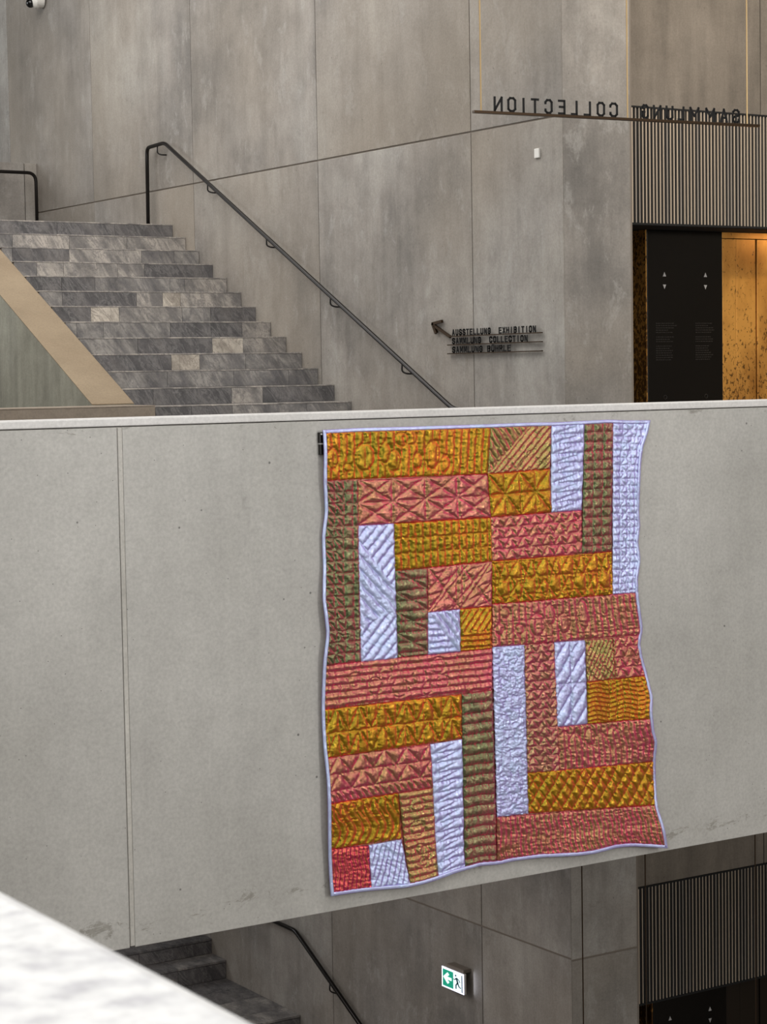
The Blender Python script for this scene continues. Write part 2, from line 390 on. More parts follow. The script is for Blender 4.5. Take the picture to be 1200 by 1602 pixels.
MB().prism(prof[1:] if False else prof, (2.22, 0, 0)).build('stair_core', M['gap'], st)
for i, row in enumerate(ROWS):
    yf = 16.56+RUN*(12-i); zt = 1.12+RISE*(12-i)
    for a, b, tn in row:
        jz = random.uniform(-0.001, 0.001)
        a2, b2 = a+0.0015, min(b, 10.297)-0.0015
        MB().box(a2, b2, yf+random.uniform(0, 0.0015), yf+0.0185, zt-RISE+0.002, zt-0.0135).build('riser_tile', M[TM[tn]], st, bevel=0.0012)
    for a, b in ((8.0705, 8.80), (8.803, 9.55), (9.553, 10.297)):
        MB().box(a, b, yf-0.001, (yf+RUN-0.002) if i else 20.8, zt-0.0120, zt).build('tread_tile', M['m_light'], st, bevel=0.0015)
for a in (8.07, 8.82, 9.57):
    for y in (20.802, 21.55, 22.30, 23.05):
        MB().box(a, min(a+0.747, 10.297), y, y+0.745, 3.0085, 3.03).build('landing_tile', M[random.choice(['m_mid', 'm_light'])], st)

# sloping stair wall at the left of the flight and the low wall it lands on
sw = thing('stair_wall', 'sloping concrete wall with warm light painted on its top along the left edge of the upper stairs', 'stair wall', (7.86, 16.64, 0.16))
XA, XB = 7.66, 8.0695
s0, s1 = 16.64, 22.6
zf = lambda y: 1.150+0.5165*(y-16.64)
MB().prism([(XA, s0, 0.161), (XA, s0, zf(s0)-0.012), (XA, s1, zf(s1)-0.012), (XA, s1, 0.161)], (XB-XA, 0, 0)).build('wall_body', M['green_face'], sw)
MB().prism([(XA, s0, zf(s0)-0.011), (XA, s0, zf(s0)), (XA, s1, zf(s1)), (XA, s1, zf(s1)-0.011)], (XB-XA, 0, 0)).build('sloping_top', M['low_parapet'], sw, bevel=0.003)
lw = thing('low_wall', 'low brownish grey concrete wall crossing at the foot of the sloping stair wall', 'low wall', (6.0, 16.3, 0.16))
MB().box(1.0, 7.96, 16.0, 16.54, 0.161, 1.123).build('wall_body', M['block'], lw, bevel=0.004)
MB().box(1.0, 7.96, 16.0, 16.635, 1.124, 1.136).build('wall_top', M['block'], lw, bevel=0.003)

lp = thing('landing_parapet', 'square ended concrete parapet at the back of the top landing behind a bent handrail', 'parapet', (9.0, 24.0, 3.03))
MB().box(6.0, 10.13, 23.8, 24.05, 2.4, 4.028).build('concrete_panel', M['wall'], lp, bevel=0.004)
MB().box(10.14, 10.297, 23.8, 24.05, 2.4, 4.028).build('concrete_panel', M['wall'], lp, bevel=0.004)

# ------------------------------------------------------------------ lower staircase
ls = thing('lower_staircase', 'dark marble staircase on the floor below with a landing, seen under the bridge', 'staircase', (8.6, 19.0, ZB))
steps = []                                    # (front y, top z, depth)
steps.append((17.75, -5.10, 1.57)); steps.append((19.32, -4.90, 0.32)); steps.append((19.64, -4.735, 0.30))
for k in range(1, 9): steps.append((19.64+0.30*k, -4.735+0.165*k, 0.30))
for k in range(1, 10): steps.append((17.75-0.30*k, -5.10-0.1605*k, 0.30))
for y, z, d in steps:
    below = max([s[1] for s in steps if s[0] < y-0.01], default=ZB)
    MB().box(6.6, 10.29, y+0.02, y+d+(0.015), ZB+0.001 if y < 19.5 else z-0.5, z-0.025).build('step_core', M['gap'], ls)
    cuts = [6.6, 7.5, 8.3, 9.1, 9.72, 10.297] if int(y*10) % 2 else [6.6, 7.3, 8.2, 8.9, 9.42, 10.297]
    for a, b in zip(cuts, cuts[1:]):
        MB().box(a+0.002, b-0.002, y, y+0.0185, below+0.001, z-0.030).build('riser_tile', M[random.choice(['m_dark', 'm_mid'])], ls, bevel=0.0012)
        ycuts = [y-0.004, y+d-0.003] if d < 1 else [y-0.004, y+0.30, y+0.78, y+1.18, y+d-0.003]
        for c, e in zip(ycuts, ycuts[1:]):
            MB().box(a+0.002, b-0.002, c, e-0.003, z-0.0235, z).build('tread_tile', M['m_mid' if random.random() < 0.6 else 'm_dark'], ls, bevel=0.0012)

# ------------------------------------------------------------------ handrails
RX = 10.215
def bracket(mb_parent, y, z):
    p = round_path([(RX, y, z-0.015), (RX, y+0.004, z-0.085), (RX+0.03, y-0.03, z-0.105), (WX-0.001, y-0.05, z-0.105)], 0.03, 3)
    b = MB().tube(p, 0.008, 8).build('bracket', M['black_metal'], mb_parent, smooth=True)
    return b
hr = thing('handrail', 'long black handrail on the concrete wall descending beside the upper stairs', 'handrail', (RX, 20.59, 3.03))
P = round_path([(RX, 20.60, 3.031), (RX, 20.585, 3.892), (RX, 20.16, 3.905), (RX, 14.76, 1.060), (RX, 13.7, 0.93)], 0.07)
MB().tube(P, 0.021, 12).build('rail', M['black_metal'], hr, smooth=True)
for y, z in ((20.33, 3.895), (19.19, 3.392), (17.97, 2.752), (16.77, 2.118), (15.55, 1.474), (14.4, 1.02)): bracket(hr, y, z)
MB().tube([(RX, 20.60, 3.0305), (RX, 20.60, 3.040)], 0.045, 16).build('base_plate', M['black_metal'], hr)
lh = thing('lower_handrail', 'black handrail with a kink on the dark wall beside the lower stairs', 'handrail', (RX, 17.7, -5.1))
MB().tube(round_path([(RX, 19.0, -4.19), (RX, 17.68, -4.203), (RX, 14.3, -6.01)], 0.06), 0.022, 12).build('rail', M['black_metal'], lh, smooth=True)
for y, z in ((18.6, -4.21), (17.02, -4.575), (15.6, -5.33)): bracket(lh, y, z)
h2 = thing('landing_handrail', 'bent black handrail in front of the square parapet on the top landing', 'handrail', (9.2, 23.65, 3.03))
MB().tube(round_path([(6.2, 23.62, 3.893), (10.205, 23.62, 3.893), (10.205, 23.62, 3.031)], 0.11), 0.021, 12).build('rail', M['black_metal'], h2, smooth=True)
for x in (6.9, 8.3): MB().tube([(x, 23.63, 3.88), (x, 23.66, 3.80), (x, 23.799, 3.80)], 0.008, 8).build('bracket', M['black_metal'], h2, smooth=True)

# ------------------------------------------------------------------ lift alcoves: slatted screens, black panels, brass doors
SW = {1: 0.0112, 2: 0.0080}
def slat_screen(z0, z1, label, dim):
    t = thing('slatted_screen', label, 'slatted screen', (13.0, AY, z0))
    MB().box(11.035, 15.5, AY+0.0041, AY+0.035, z0, z1).build('backing', M['black'], t)
    MB().box(11.035, 15.5, AY-0.010, AY+0.004, z1-0.012, z1).build('top_rail', M['black'], t)
    MB().box(11.035, 15.5, AY-0.010, AY+0.004, z0-0.018, z0).build('bottom_rail', M['black'], t)
    me = {}
    x = 11.492
    i = 0
    while x < 13.9:
        m = random.choice(['slat', 'slat', 'slat', 'slat_grey'])
        if m not in me:
            o = MB().box(-SW[dim]/2, SW[dim]/2, -0.006, 0.004, z0+0.001, z1-0.013).build('slat', M[m]); me[m] = o.data
        else:
            o = bpy.data.objects.new('slat', me[m]); C.objects.link(o)
        o.location = (x + random.uniform(-.0015, .0015), AY, 0)
        o.parent = t; o.matrix_parent_inverse = Matrix.Translation(-Vector(t.location))
        x += 0.0393; i += 1
slat_screen(2.64, 3.638, 'screen of pale vertical slats on black above the upper lift lobby', 1)
slat_screen(-4.24, -3.192, 'screen of thin vertical slats on black on the floor below the bridge', 2)

def tri(mb, x, z, up, y):
    s = 0.0190
    h = 0.040 if up else -0.040
    mb.prism([(x-s, y, z), (x+s, y, z), (x, y, z+h)][::1 if up else -1], (0, 0.002, 0))
def lift_wall(dz, flab, dlab, bm):
    z0 = (0.161 if dz == 0 else ZB+0.001); z1 = 2.618+dz
    t = thing('control_panel', flab, 'lift panel', (12.48, 14.3, z0))
    MB().box(12.034, 12.930, 14.30, 14.70, z0, z1).build('glass_panel', M['glass_black'], t, bevel=0.003)
    MB().box(12.022, 12.033, 14.304, 14.70, z0, z1).build('side_panel', M['brass_dark'], t)
    for x in (12.236, 12.724):
        for zz, up in ((2.205, True), (2.132, False)):
            mb = MB(); tri(mb, x, zz+dz, up, 14.2975); mb.build('up_arrow' if up else 'down_arrow', M['mark_grey'], t)
        mb = MB().tube([(x+0.018*math.cos(a), 14.2985, 1.118+dz+0.018*math.sin(a)) for a in np.linspace(0, 2*math.pi, 17)], 0.003, 6, False)
        mb.build('key_switch', M['mark_dim'], t)
    mb = MB(); rr = random.Random(3)
    for x0 in (12.13, 12.60):
        z = 1.80+dz
        for r in range(17):
            z -= 0.0205
            if r in (5, 9): continue
            x = x0
            while x < x0+rr.uniform(0.14, 0.24):
                l = rr.uniform(0.008, 0.03); mb.box(x, x+l, 14.2980, 14.2995, z, z+0.009); x += l+0.006
    o = mb.build('printed_list', M['mark_dim'], t); o['kind'] = 'stuff'
    d = thing('lift_door', dlab, 'lift door', (13.5, 14.3, z0))
    MB().box(12.932, 13.102, 14.302, 14.36, z0, z1-0.06).build('jamb_panel', M[bm], d, bevel=0.003)
    MB().box(12.932, 14.9, 14.302, 14.36, z1-0.056, z1).build('head_panel', M[bm], d, bevel=0.003)
    MB().box(13.106, 13.345, 14.304, 14.36, z0, z1-0.06).build('door_leaf', M[bm], d, bevel=0.003)
    MB().box(13.353, 13.60, 14.292, 14.36, z0, z1-0.06).build('door_leaf', M[bm], d, bevel=0.004)
    MB().box(13.604, 14.9, 14.302, 14.36, z0, z1-0.06).build('jamb_panel', M[bm], d, bevel=0.003)
    # soffit and back of the alcove
    s = structure(MB().box(11.032, 16.0, AY+0.05, 15.0, z1+0.003, z1+0.02).build('ceiling_alcove', M['black']))
    structure(MB().box(11.032, 16.0, 14.72, 14.8, z0, z1).build('wall_alcove_back', M['black']))
lift_wall(0, 'black glass lift control panel with two columns of small arrows beside the brass doors',
          'golden speckled brass lift door at the right edge of the upper lobby', 'brass')
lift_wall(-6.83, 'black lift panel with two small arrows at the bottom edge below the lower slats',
          'unlit brown brass lift door right of the black panel on the floor below', 'brass_shaded')
# the downlight in the alcove soffit that lights the brass doors of the upper floor
l = bpy.data.lights.new('alcove_downlight', 'AREA'); l.shape = 'RECTANGLE'; l.size = 1.3; l.size_y = 0.06; l.energy = 6; l.color = (1.0, 0.76, 0.42)
o = bpy.data.objects.new('alcove_downlight', l); C.objects.link(o); o.location = (14.1, 13.99, 2.60); o.rotation_euler = (math.radians(22), 0, 0)

l = bpy.data.lights.new('door_fill_spot', 'SPOT'); l.energy = 360; l.color = (1.0, 0.80, 0.50); l.spot_size = math.radians(34); l.spot_blend = 0.8; l.shadow_soft_size = 0.08  # extra spot added to brighten the brass doors, its fitting unseen
o = bpy.data.objects.new('door_fill_spot', l); C.objects.link(o); o.location = (14.2, 11.6, 4.9); o.rotation_euler = (Vector((13.75, 14.3, 1.5))-o.location).to_track_quat('-Z', 'Y').to_euler()

# ------------------------------------------------------------------ lettering
GL = {  # strokes of a narrow sans serif on a 1 x 1 box
 'A': [[(0, 0), (.5, 1), (1, 0)], [(.2, .32), (.8, .32)]],
 'B': [[(0, 0), (0, 1), (.75, 1), (1, .87), (1, .65), (.8, .53), (0, .53)], [(.8, .53), (1, .38), (1, .13), (.75, 0), (0, 0)]],
 'C': [[(1, .74), (1, .84), (.74, 1), (.26, 1), (0, .84), (0, .16), (.26, 0), (.74, 0), (1, .16), (1, .26)]],
 'E': [[(1, 1), (0, 1), (0, 0), (1, 0)], [(0, .52), (.85, .52)]],
 'G': [[(1, .76), (1, .84), (.74, 1), (.26, 1), (0, .84), (0, .16), (.26, 0), (.74, 0), (1, .16), (1, .48), (.55, .48)]],
 'H': [[(0, 0), (0, 1)], [(1, 0), (1, 1)], [(0, .52), (1, .52)]],
 'I': [[(.5, 0), (.5, 1)]],
 'L': [[(0, 1), (0, 0), (1, 0)]],
 'M': [[(0, 0), (0, 1), (.5, .35), (1, 1), (1, 0)]],
 'N': [[(0, 0), (0, 1), (1, 0), (1, 1)]],
 'O': [[(.26, 0), (.74, 0), (1, .16), (1, .84), (.74, 1), (.26, 1), (0, .84), (0, .16), (.26, 0)]],
 'R': [[(0, 0), (0, 1), (.75, 1), (1, .87), (1, .62), (.8, .5), (0, .5)], [(.6, .5), (1, 0)]],
 'S': [[(1, .78), (1, .86), (.74, 1), (.26, 1), (0, .86), (0, .66), (.2, .54), (.8, .46), (1, .34), (1, .14), (.74, 0), (.26, 0), (0, .14), (0, .24)]],
 'T': [[(0, 1), (1, 1)], [(.5, 1), (.5, 0)]],
 'U': [[(0, 1), (0, .16), (.26, 0), (.74, 0), (1, .16), (1, 1)]],
 'X': [[(0, 0), (1, 1)], [(0, 1), (1, 0)]],
}
GL['Ü'] = GL['U'] + [[(.28, 1.13), (.28, 1.24)], [(.72, 1.13), (.72, 1.24)]]
def glyph(mb, ch, org, ux, w, h, sw, dep):
    """strokes laid in the plane of ux and the vertical, dep = depth vector"""
    ux = Vector(ux); uz = Vector((0, 0, 1)); org = Vector(org); dep = Vector(dep)
    for st_ in GL[ch]:
        for (a, b), (c, d) in zip(st_, st_[1:]):
            p = Vector((sw/2+a*(w-sw), sw/2+b*(h-sw))); q = Vector((sw/2+c*(w-sw), sw/2+d*(h-sw)))
            t = (q-p).normalized(); n = Vector((-t.y, t.x))*sw/2; t = t*sw*0.42
            cs = [p-t-n, q+t-n, q+t+n, p-t+n]
            mb.prism([org+ux*v.x+uz*v.y for v in cs], dep)

# hanging sign over the hall, read from behind
A0 = Vector((8.25, 11.62, 3.150)); A1 = Vector((10.66, 11.385, 3.150)); AU = (A1-A0).normalized(); AN = Vector((-AU.y, AU.x, 0))
hs = thing('hanging_sign', 'hanging bronze bar with black letters SAMMLUNG COLLECTION seen from behind', 'sign', tuple(A0+(A1-A0)/2))
L_ = (A1-A0).length
MB().prism([A0-AN*.018+Vector((0, 0, -.009)), A1-AN*.018+Vector((0, 0, -.009)), A1+AN*.018+Vector((0, 0, -.009)), A0+AN*.018+Vector((0, 0, -.009))], (0, 0, .018)).build('bar', M['bronze'], hs, bevel=0.001)
for ch, a, b in [('N', 0.159, 0.23), ('O', 0.268, 0.338), ('I', 0.365, 0.431), ('T', 0.457, 0.524), ('C', 0.568, 0.634), ('E', 0.678, 0.739), ('L', 0.784, 0.84), ('L', 0.89, 0.951), ('O', 1.0, 1.069), ('C', 1.107, 1.178), ('G', 1.378, 1.442), ('N', 1.479, 1.551), ('U', 1.589, 1.656), ('L', 1.69, 1.752), ('M', 1.797, 1.884), ('M', 1.938, 2.023), ('A', 2.067, 2.138), ('S', 2.179, 2.244)]:
    mb = MB(); glyph(mb, ch, A0+AU*b+Vector((0, 0, .0092))-AN*.008, -AU, b-a, 0.103, 0.0155, AN*0.005)
    mb.build('letter', M['black'], hs)
for d in (0.068, 1.272, 2.325):
    p = A0+AU*d+AN*.012; MB().tube([p+Vector((0, 0, .0)), (p.x, p.y, ZT-0.001)], 0.0055, 8).build('suspension_wire', M['brass_wire'], hs)
# the sign of the floor below hangs out of the frame, its wires show
hl = thing('lower_hanging_sign', 'thin dark suspension wires hanging before the lower slats and wall', 'sign', (9.4, 11.0, -4.6))
MB().box(8.40, 10.55, 10.98, 11.02, -4.61, -4.59).build('bar', M['bronze'], hl)
for x in (8.634, 9.196, 10.232): MB().tube([(x, 11.0, -4.6), (x, 11.0, -0.352)], 0.0045, 8).build('suspension_wire', M['bronze'], hl)

# wall sign
SX = 10.265
ws = thing('wall_sign', 'small bronze direction sign with arrow and three lines of black letters on the wall', 'sign', (SX, 14.2, 1.60))
UL = Vector((0, -1, 0))
def wbar(p, q, w, name='bar', d=0.022):
    p = Vector((0,)+p); q = Vector((0,)+q); p.x = q.x = SX; t = (q-p).normalized(); n = Vector((0, -t.z, t.y))*w/2
    return MB().prism([p-n, q-n, q+n, p+n], (d, 0, 0)).build(name, M['bronze'], ws)
zb = (1.688, 1.614, 1.538)
for z, y0 in zip(zb, (14.86, 14.905, 14.905)): wbar((y0, z), (13.547, z), 0.009)
wbar((14.865, 1.684), (15.11, 1.790), 0.022, 'arrow_shaft')
wbar((15.142, 1.806), (14.989, 1.824), 0.026, 'arrow_barb')
wbar((15.137, 1.812), (15.083, 1.722), 0.030, 'arrow_barb')
def line(txt, z, y_end, y0=14.822, h=0.056):
    n = len(txt); adv = (y0-y_end)/(n-0.25); mb = MB()
    for i, ch in enumerate(txt):
        if ch == ' ': continue
        w_ = adv*0.76
        glyph(mb, ch, (SX-0.002, y0-i*adv, z+0.0045), UL, w_, h, 0.0125, (0.004, 0, 0))
    o = mb.build('lettering', M['black'], ws); o['kind'] = 'stuff'
line('AUSSTELLUNG  EXHIBITION', zb[0], 13.613)
line('SAMMLUNG  COLLECTION', zb[1], 13.729)
line('SAMMLUNG BÜHRLE', zb[2], 13.967)
for y in (14.7, 13.75):
    for z in zb: MB().tube([(SX+0.0225, y, z), (WX-0.001, y, z)], 0.004, 6).build('standoff', M['bronze'], ws)

# ------------------------------------------------------------------ exit sign on the lower wall
def emis(name, rgb, s):
    n = NT(name); n.col(lin(rgb)); n.b.inputs['Emission Color'].default_value = lin(rgb); n.set(Emission_Strength=s); return n.m
EW = emis('lit_white_pictogram', (228, 250, 255), 0.95); EG = emis('lit_green_field', (22, 140, 112), 0.9); ED = plain('dark_green_figure', (30, 86, 98), 0.5)
M['exit_edge'] = emis('lit_acrylic_edge', (232, 232, 255), 1.6)
ex = thing('exit_sign', 'lit green and white exit sign with arrow and running figure on the dark lower wall', 'sign', (10.22, 14.87, -4.03))
def ex3(y, z, x=0): return (10.205-x, 15.045-y*0.345, -3.938-(1-z)*0.185)      # y to the right in the picture, z up
def exrect(a, b, c, d, lift, name, mat, th=0.002):
    return MB().prism([ex3(a, c, lift), ex3(b, c, lift), ex3(b, d, lift), ex3(a, d, lift)], (th, 0, 0)).build(name, mat, ex)
MB().box(10.207, 10.232, 14.70, 15.045, -4.123, -3.938).build('housing', M['white'], ex, bevel=0.004)
exrect(0, 1, 0, 1, 0, 'lit_edge', M['exit_edge'])
exrect(.05, .53, .08, .90, .002, 'green_field', EG)
exrect(.53, .90, .08, .90, .002, 'white_field', EW)
exrect(.905, .94, .06, .90, .002, 'door_strip', ED)
mb = MB(); mb.prism([ex3(y, z, .005) for y, z in ((.08, .52), (.28, .80), (.36, .70), (.26, .58), (.46, .58), (.46, .44), (.26, .44), (.36, .33), (.28, .23))], (.002, 0, 0)); mb.build('arrow', EW, ex)
mb = MB()
def limb(a, b, w):
    a = Vector(a); b = Vector(b); t = (b-a).normalized(); n = Vector((-t.y, t.x))*w/2
    mb.prism([ex3(v.x, v.y, .005) for v in (a-n, b-n, b+n, a+n)], (.002, 0, 0))
for a, b, w_ in (((.68, .70), (.74, .46), .07), ((.74, .48), (.66, .34), .05), ((.66, .34), (.66, .16), .045), ((.74, .46), (.80, .30), .05), ((.80, .30), (.88, .27), .045), ((.68, .68), (.60, .58), .035), ((.60, .58), (.54, .60), .03), ((.70, .70), (.80, .62), .035), ((.80, .62), (.84, .52), .03)): limb(a, b, w_)
mb.prism([ex3(.65+.03*math.cos(a), .80+.045*math.sin(a), .005) for a in np.linspace(0, 2*math.pi, 10)[:-1]], (.002, 0, 0))
mb.build('running_figure', ED, ex)
MB().box(10.215, 10.299, 14.72, 14.98, -3.936, -3.905).build('wall_mount', M['gap'], ex, bevel=0.004)
l = bpy.data.lights.new('exit_sign_glow', 'AREA'); l.shape = 'RECTANGLE'; l.size = 0.06; l.size_y = 0.2; l.energy = 0.12; l.color = (0.82, 0.86, 1.0)
o = bpy.data.objects.new('exit_sign_glow', l); C.objects.link(o); o.location = (10.262, 14.692, -4.03); o.rotation_euler = (math.radians(90), 0, math.radians(180))

# ------------------------------------------------------------------ small wall devices
sn = tag(MB().box(10.282, 10.2995, 13.567, 13.632, 3.113, 3.190).build('wall_sensor', M['white'], bevel=0.004), 'tiny white square sensor box on the wall below the hanging sign', 'sensor')
cm = thing('security_camera', 'small white dome security camera high on the left end of the wall', 'camera', (10.3, 23.5, 5.93))
def sphere(name, c, r, mat, parent, sc=(1, 1, 1)):
    mb = MB(); n, m = 16, 10
    for i in range(m+1):
        for j in range(n):
            a = math.pi*i/m; b = 2*math.pi*j/n
            mb.v.append((c[0]+r*sc[0]*math.sin(a)*math.cos(b), c[1]+r*sc[1]*math.sin(a)*math.sin(b), c[2]+r*sc[2]*math.cos(a)))
    for i in range(m):
        for j in range(n): mb.f.append((i*n+j, (i+1)*n+j, (i+1)*n+(j+1) % n, i*n+(j+1) % n))
    return mb.build(name, mat, parent, smooth=True)
MB().tube([(10.299, 23.45, 5.95), (10.20, 23.47, 5.95)], 0.085, 20).build('housing', M['white'], cm, smooth=False, bevel=0.01)
sphere('eyeball', (10.215, 23.48, 5.93), 0.080, M['white'], cm)
sphere('lens', (10.145, 23.495, 5.915), 0.056, M['lens'], cm)

# ------------------------------------------------------------------ quilt hanger bracket
hb = thing('hanging_bracket', 'small black metal bracket on the parapet at the left edge of the quilt', 'bracket', (5.40, 8.98, 0.97))
MB().box(5.380, 5.436, 8.966, 8.984, 1.026, 1.080).build('upper_plate', M['black_metal'], hb, bevel=0.002)
MB().box(5.383, 5.436, 8.966, 8.984, 0.966, 1.018).build('lower_plate', M['black_metal'], hb, bevel=0.002)
MB().box(5.384, 5.436, 8.968, 8.984, 1.0185, 1.0255).build('clamp_seam', M['mark_grey'], hb)
MB().tube([(5.392, 8.9655, 1.071), (5.392, 8.961, 1.071)], 0.0045, 10).build('screw', M['white'], hb)

# ------------------------------------------------------------------ the quilt
TOP = [(5.393, 1.092), (5.612, 1.096), (5.934, 1.094), (6.17, 1.094), (6.461, 1.093), (6.674, 1.094), (6.896, 1.091), (7.262, 1.096), (7.409, 1.088), (7.558, 1.085)]
LEFT = [(5.394, 1.091), (5.397, 0.971), (5.394, 0.834), (5.405, 0.674), (5.386, 0.554), (5.388, 0.4), (5.374, 0.228), (5.393, 0.049), (5.372, -0.08), (5.364, -0.271), (5.362, -0.37), (5.364, -0.528), (5.374, -0.691), (5.375, -0.851), (5.376, -1.011), (5.382, -1.174), (5.389, -1.308)]
BOT = [(5.389, -1.308), (5.601, -1.317), (5.86, -1.334), (5.962, -1.329), (6.058, -1.319), (6.158, -1.304), (6.341, -1.289), (6.464, -1.3), (6.551, -1.295), (6.747, -1.3), (6.992, -1.322), (7.105, -1.327), (7.277, -1.319), (7.393, -1.328), (7.627, -1.366)]
RIGHT = [(7.558, 1.085), (7.54, 1.026), (7.495, 0.94), (7.476, 0.845), (7.47, 0.714), (7.473, 0.541), (7.484, 0.497), (7.466, 0.411), (7.476, 0.304), (7.47, 0.266), (7.452, 0.198), (7.452, 0.111), (7.462, 0.039), (7.489, -0.102), (7.471, -0.173), (7.487, -0.245), (7.519, -0.353), (7.545, -0.488), (7.533, -0.567), (7.548, -0.681), (7.576, -0.749), (7.573, -0.84), (7.579, -0.978), (7.573, -1.117), (7.6, -1.232), (7.627, -1.366)]
PATCH = [
  ('gold', 'verts_ovals', 5.412, 1.074, 6.448, 1.074, 6.423, 0.827, 5.411, 0.834),
  ('green', 'grid_diag', 5.411, 0.834, 5.607, 0.827, 5.610, -0.115, 5.394, -0.112),
  ('pink', 'xcells', 5.607, 0.827, 6.423, 0.827, 6.440, 0.594, 5.602, 0.593),
  ('lilac', 'diag_cross', 5.602, 0.593, 5.822, 0.593, 5.836, -0.115, 5.610, -0.115),
  ('gold', 'verts_rows', 5.822, 0.593, 6.440, 0.594, 6.442, 0.357, 5.825, 0.345),
  ('green', 'fan_rows', 5.825, 0.345, 6.030, 0.349, 6.025, -0.114, 5.836, -0.115),
  ('pink', 'big_x', 6.030, 0.349, 6.442, 0.357, 6.436, 0.115, 6.028, 0.112),
  ('lilac', 'rows_corner', 6.028, 0.112, 6.230, 0.114, 6.231, -0.113, 6.025, -0.114),
  ('gold', 'corner_rows', 6.230, 0.114, 6.436, 0.115, 6.437, -0.115, 6.231, -0.113),
  ('pink', 'rows_ovals', 5.394, -0.112, 6.437, -0.115, 6.433, -0.341, 5.389, -0.339),
  ('gold', 'zigzag_big', 5.389, -0.339, 6.235, -0.344, 6.235, -0.587, 5.395, -0.590),
  ('green', 'rows', 6.235, -0.344, 6.433, -0.341, 6.454, -1.279, 6.240, -1.283),
  ('pink', 'zigzag_rows', 5.395, -0.590, 6.033, -0.592, 6.047, -0.827, 5.409, -0.827),
  ('lilac', 'zigzag_wide', 6.033, -0.592, 6.235, -0.587, 6.240, -1.287, 6.063, -1.309),
  ('gold', 'wave_verts', 5.409, -0.827, 5.826, -0.828, 5.841, -1.075, 5.408, -1.065),
  ('olive', 'rows_ovals2', 5.826, -0.828, 6.047, -0.827, 6.063, -1.306, 5.881, -1.313),
  ('red', 'verts_dense', 5.408, -1.065, 5.634, -1.078, 5.645, -1.308, 5.399, -1.291),
  ('lilac', 'slant_dense', 5.634, -1.078, 5.841, -1.075, 5.881, -1.313, 5.645, -1.308),
  ('olive', 'chevron', 6.448, 1.074, 6.862, 1.077, 6.848, 0.838, 6.423, 0.827),
  ('gold', 'xcells2', 6.423, 0.827, 6.848, 0.838, 6.851, 0.599, 6.438, 0.594),
  ('lilac', 'zigzag_wide', 6.862, 1.077, 7.093, 1.082, 7.066, 0.601, 6.851, 0.599),
  ('green', 'grid3', 7.093, 1.082, 7.294, 1.081, 7.276, 0.357, 7.062, 0.360),
  ('lilac', 'star_grid', 7.294, 1.081, 7.534, 1.083, 7.445, 0.115, 7.278, 0.117),
  ('pink', 'tri_grid', 6.438, 0.594, 7.066, 0.601, 7.062, 0.360, 6.440, 0.357),
  ('gold', 'squares', 6.440, 0.357, 7.276, 0.357, 7.278, 0.117, 6.441, 0.125),
  ('pink', 'verts_ovals2', 6.441, 0.125, 7.445, 0.115, 7.470, -0.126, 6.437, -0.107),
  ('lilac', 'crinkle', 6.437, -0.107, 6.648, -0.113, 6.666, -1.045, 6.456, -1.037),
  ('rose', 'tri_grid2', 6.648, -0.113, 6.856, -0.116, 6.886, -0.836, 6.662, -0.820),
  ('lilac', 'star', 6.856, -0.116, 7.075, -0.124, 7.085, -0.595, 6.868, -0.588),
  ('olive', 'slant_fine', 7.075, -0.124, 7.273, -0.130, 7.293, -0.360, 7.085, -0.360),
  ('pink', 'tri_grid', 7.273, -0.130, 7.470, -0.126, 7.510, -0.365, 7.293, -0.360),
  ('gold', 'wavy_rows', 7.085, -0.360, 7.510, -0.365, 7.530, -0.611, 7.085, -0.595),
  ('pink', 'arches', 6.868, -0.588, 7.530, -0.611, 7.566, -0.862, 6.886, -0.836),
  ('gold', 'diamonds', 6.662, -0.820, 7.566, -0.862, 7.568, -1.112, 6.666, -1.045),
  ('pink', 'verts_fine', 6.456, -1.037, 7.568, -1.112, 7.604, -1.344, 6.456, -1.279),
]
def sinterp(pts, key, val):
    a = sorted((p[key], p[val]) for p in pts); k = np.array([q[0] for q in a]); v = np.array([q[1] for q in a])
    return lambda x: np.interp(x, k, v)
XL, XR, ZT_, ZB_ = sinterp(LEFT, 1, 0), sinterp(RIGHT, 1, 0), sinterp(TOP, 0, 1), sinterp(BOT, 0, 1)
def smoothf(f, d=0.02): return lambda x: (f(x-d)+f(x)*2+f(x+d))/4
XL, XR, ZT_, ZB_ = map(smoothf, (XL, XR, ZT_, ZB_))

_rs = np.random.RandomState(5); _lat = _rs.rand(256, 256)
def vnoise(x, y):
    xi = np.floor(x).astype(int); yi = np.floor(y).astype(int); fx = x-xi; fy = y-yi
    fx = fx*fx*(3-2*fx); fy = fy*fy*(3-2*fy)
    g = lambda a, b: _lat[a % 256, b % 256]
    return (g(xi, yi)*(1-fx)+g(xi+1, yi)*fx)*(1-fy)+(g(xi, yi+1)*(1-fx)+g(xi+1, yi+1)*fx)*fy
def fbm(x, y, o=3):
    return sum(vnoise(x*2**i+17*i, y*2**i+31*i)/2**i for i in range(o))/sum(1/2**i for i in range(o))

def hang(x, z):
    """how far the hanging cloth stands off the wall"""
    w = 0.010+0.006*np.sin(x*3.1+z*1.3)+0.008*fbm(x*1.7+3, z*1.1, 2)
    e = np.clip((x-7.28)/0.32, 0, 1); w = w+e*e*(0.018+0.022*np.sin(z*9.0+0.6))
    e = np.clip((5.62-x)/0.26, 0, 1); w = w+e*e*(0.012+0.010*np.sin(z*7.0+1.0))
    e = np.clip((-1.05-z)/0.30, 0, 1); w = w+e*e*(0.012+0.012*np.sin(x*6.5))
    return w
YW = 8.9845

